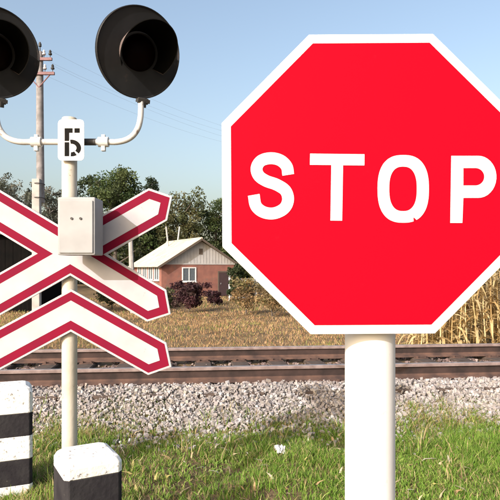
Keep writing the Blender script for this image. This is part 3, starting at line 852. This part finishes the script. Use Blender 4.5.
M['conc_post'] = mat('pale_concrete', (.38, .36, .345), (.29, .275, .265), rough=.9, scale=4, bump=.2)
M['pole_wood'] = mat('weathered_pole_wood', (.27, .25, .25), (.17, .16, .16), rough=.9, scale=6, bump=.3, bscale=25)
M['porcelain'] = mat('insulator_glass', (.62, .58, .58), rough=.25)
M['red_iron'] = mat('red_primer_iron', (.24, .13, .135), (.16, .085, .09), rough=.7)
ug = at_ground(40, 18.5)
up_ = thing('utility_pole', 'tall wooden utility pole with insulators on a concrete stub', 'utility pole', ug)
pt = W(40, 52, 18.5).z - ug[2]
bz = W(40, 203, 18.5).z - ug[2]; tz = W(40, 180, 18.5).z - ug[2]
MB().tube([(0.02, 0, bz), (0.0, 0, (pt + bz) / 2), (-.01, 0, pt)], [.128, .12, .108], 16).build('pole', M['pole_wood'], up_, True)
MB().box((-.03, -.21, tz / 2 - .15), (.25, .20, tz + .3)).build('concrete_stub', M['conc_post'], up_, bevel=.02)
wb = MB()
for zz in (bz + .15, tz - .15): wb.tube([( .02 + .15 * math.cos(q), -.1 + .26 * math.sin(q), zz) for q in np.linspace(0, 6.283, 17)], .012, 6)
wb.build('wire_binding', M['dark_iron'], up_)
for zz, hw_ in ((pt - .28, .44), (pt - .75, .52)):
    ca = MB().box((0, -.12, zz), (hw_ * 2, .08, .09)).build('crossarm', M['red_iron'], up_)
    for dx in (-hw_ + .06, -hw_ * .4, hw_ * .4, hw_ - .06):
        MB().tube([(dx, -.12, zz + .04), (dx, -.12, zz + .2)], .012, 6).build('pin', M['dark_iron'], ca)
        MB().lathe([(0, zz + .14), (.055, zz + .14), (.06, zz + .18), (.035, zz + .21), (.045, zz + .25), (.02, zz + .30), (0, zz + .305)], 12, 'Z', (dx, -.12, 0)).build('insulator', M['porcelain'] if dx < hw_ * .5 else M['dark_iron'], ca, True)
br = MB().tube([(-.40, -.11, pt - .75), (0, -.1, pt - 1.2)], .02, 6).tube([(.40, -.11, pt - .75), (0, -.1, pt - 1.2)], .02, 6)
br.build('brace', M['red_iron'], up_)
MB().tube([(0, 0, pt - .05), (0, 0, pt + .2)], .016, 6).lathe([(0, pt + .18), (.05, pt + .18), (.05, pt + .26), (.02, pt + .33), (0, pt + .33)], 10, 'Z').build('top_insulator', M['dark_iron'], up_)

M['wire_grey'] = mat('grey_wire', (.30, .31, .33), rough=.5)
u2 = copy_tree(up_)
g2 = at_ground(302, 31); u2.location = g2; u2.rotation_euler = (0, 0, R(-12)); u2.scale = (1, 1, 1)
u2['label'] = 'distant wooden utility pole standing behind the red octagon'
for i, (dx, dz) in enumerate(((-.38, .02), (.38, .02), (-.46, -.47), (.46, -.47))):
    p0 = Vector((ug[0] + dx, ug[1] - .12, ug[2] + pt - .02 + dz)); p1 = Vector((g2[0] + dx * .98, g2[1] - .12, g2[2] + pt - .02 + dz))
    pts = [p0.lerp(p1, q) - Vector((0, 0, .55 * 4 * q * (1 - q))) for q in np.linspace(0, 1, 17)]
    tag(MB().tube(pts, .0022, 5).build('overhead_wire', M['wire_grey']), 'thin overhead wire strung between the two utility poles', 'wire', 'overhead wires')

cg = at_ground(133, 30)
cp = thing('concrete_post', 'pale concrete stub post standing in front of the corrugated roof', 'post', cg)
ch_ = W(133, 236, 30).z - cg[2]
MB().tube([(0, 0, -.2), (-.06, 0, ch_ * .5), (-.14, 0, ch_)], [.16, .14, .12], 8).build('shaft', M['conc_post'], cp)
MB().box((-.14, 0, ch_ + .03), (.30, .30, .07)).build('cap', M['conc_post'], cp, bevel=.01)
wg = at_ground(36, 30)
wp_ = thing('white_post', 'whitewashed fence post between dark shrubs and shed', 'post', wg)
MB().box((0, 0, .75), (.34, .2, 1.9)).build('shaft', M['conc_white'], wp_, bevel=.02)
MB().prism([(-.19, 1.70), (.19, 1.70), (0, 1.82)], -.12, .12).build('cap', M['conc_white'], wp_)
gg = at_ground(243, 42)
gt = thing('yard_gate', 'grey sheet-metal yard gate beside the brick house', 'gate', gg, R(6))
MB().box((0, 0, .95), (1.9, .03, 1.5)).build('sheet', M['grey_sheet'], gt)
for k in range(7): MB().box((-.84 + k * .28, -.03, .95), (.04, .03, 1.5)).build('rib', M['grey_sheet'], gt)
for s_ in (-1, 1): MB().box((s_ * 1.02, 0, 1.0), (.12, .12, 2.2)).build('post', M['win_white'], gt)

# ------------------------------------------------------------------ dry corn beyond the rails
CORN = [(.55, .41, .20), (.62, .48, .26), (.46, .33, .15), (.50, .40, .22), (.40, .27, .12)]
rng = np.random.default_rng(5)
protos = []
for v in range(5):
    Hc = rng.uniform(1.5, 2.0)
    t = thing('corn_plant', 'dry yellow corn plant with drooping leaves behind the track', 'corn', (0, 0, 0), 0, 'dry corn behind the track')
    MB().tube([(0, 0, -.05), (.02, .01, Hc * .5), (.05, -.03, Hc)], [.017, .013, .006], 6).build('stalk', mat('dry_corn_stalk_%d' % v, CORN[v], rough=.8), t)
    Vs, Fs, Cs = [], [], []
    for k in range(13):
        z0 = Hc * (.1 + .88 * k / 12); an = k * 2.4 + rng.uniform(-.5, .5); ln = rng.uniform(.45, .8); w0 = rng.uniform(.025, .042)
        d = np.array([math.cos(an), math.sin(an)]); pz = np.array([-d[1], d[0]]); b0 = len(Vs); dr = rng.uniform(.35, .95); col = np.array(CORN[rng.integers(0, 5)]) * rng.uniform(.8, 1.15)
        for j in range(8):
            q = j / 7; r_ = ln * (q - .25 * q * q * dr); z = z0 + ln * (.55 * q - 1.25 * dr * q * q); ww = w0 * (1 - q ** 2.2) + .002; tw = rng.uniform(-.5, .5) * q
            for s_ in (-1, 1):
                Vs.append((d[0] * r_ + pz[0] * ww * s_, d[1] * r_ + pz[1] * ww * s_, max(z + s_ * ww * tw, .01))); Cs.append(col)
        for j in range(7): Fs.append((b0 + 2 * j, b0 + 2 * j + 1, b0 + 2 * j + 3, b0 + 2 * j + 2))
    np_mesh('leaves', np.array(Vs), np.array(Fs), M['blade'], np.array(Cs), t)
    protos.append(t)
spots = []
for row in range(7):
    for k in range(15):
        Y = 11.6 + row * .42 + rng.uniform(-.12, .12); px = 415 + k * 8.5 + rng.uniform(-4, 4)
        spots.append(((px - CX) / F * Y, Y))
for i, (x, Y) in enumerate(spots):
    o = protos[i] if i < 5 else copy_tree(protos[i % 5])
    o.location = (x, Y, float(gz(x, Y))); o.rotation_euler = (rng.uniform(-.09, .09), rng.uniform(-.09, .09), rng.uniform(0, 6.283)); s_ = rng.uniform(.85, 1.08); o.scale = (s_, s_, s_)

# taller weeds round the feet of the posts and the signal mast
rng = np.random.default_rng(91)
n = 2600
ctr = np.array([(-1.62, 3.92, .32), (-.78, 2.86, .34), (BX, 3.4, .16), (.386, 1.8, .2), (2.1, 4.4, .5), (1.3, 5.4, .4), (-.2, 5.3, .45), (-2.3, 5.2, .5)])
ci = rng.integers(0, len(ctr), n); an = rng.uniform(0, 6.283, n); rd = ctr[ci, 2] * rng.uniform(.75, 1.25, n)
Xw = ctr[ci, 0] + np.cos(an) * rd; Yw = ctr[ci, 1] + np.sin(an) * rd
dm = (rng.random(n) < .35)[:, None]
cols = np.where(dm, palette(rng, n, [(.44, .36, .18), (.36, .27, .14)], .2), palette(rng, n, [(.15, .24, .04), (.11, .19, .03), (.22, .30, .06)], .2))
tag(blades('tall_weeds', Xw, Yw, rng.uniform(.07, .22, n), rng.uniform(.005, .011, n), cols, M['blade'], rng, .8),
    'taller weeds and grass tufts round the feet of the posts', 'weeds', kind='stuff')

# ------------------------------------------------------------------ litter in the grass
pg = W(280, 456, 4.9)
M['paper'] = mat('white_paper', (.66, .65, .64), rough=.8)
bm = bmesh.new(); bmesh.ops.create_grid(bm, x_segments=9, y_segments=9, size=.045)
r5 = random.Random(2)
for v in bm.verts: v.co.z = .018 + r5.uniform(-.012, .022); v.co.x += r5.uniform(-.006, .006); v.co.y += r5.uniform(-.006, .006)
me = bpy.data.meshes.new('paper_scrap'); bm.to_mesh(me); bm.free(); me.materials.append(M['paper'])
po = bpy.data.objects.new('paper_scrap', me); COL.objects.link(po); po.location = (pg.x, 4.9, float(gz(pg.x, 4.9)) + .03); po.rotation_euler = (R(28), R(8), R(20))
tag(po, 'small crumpled white paper scrap lying in the green grass', 'litter')

scene.render.engine = 'CYCLES'
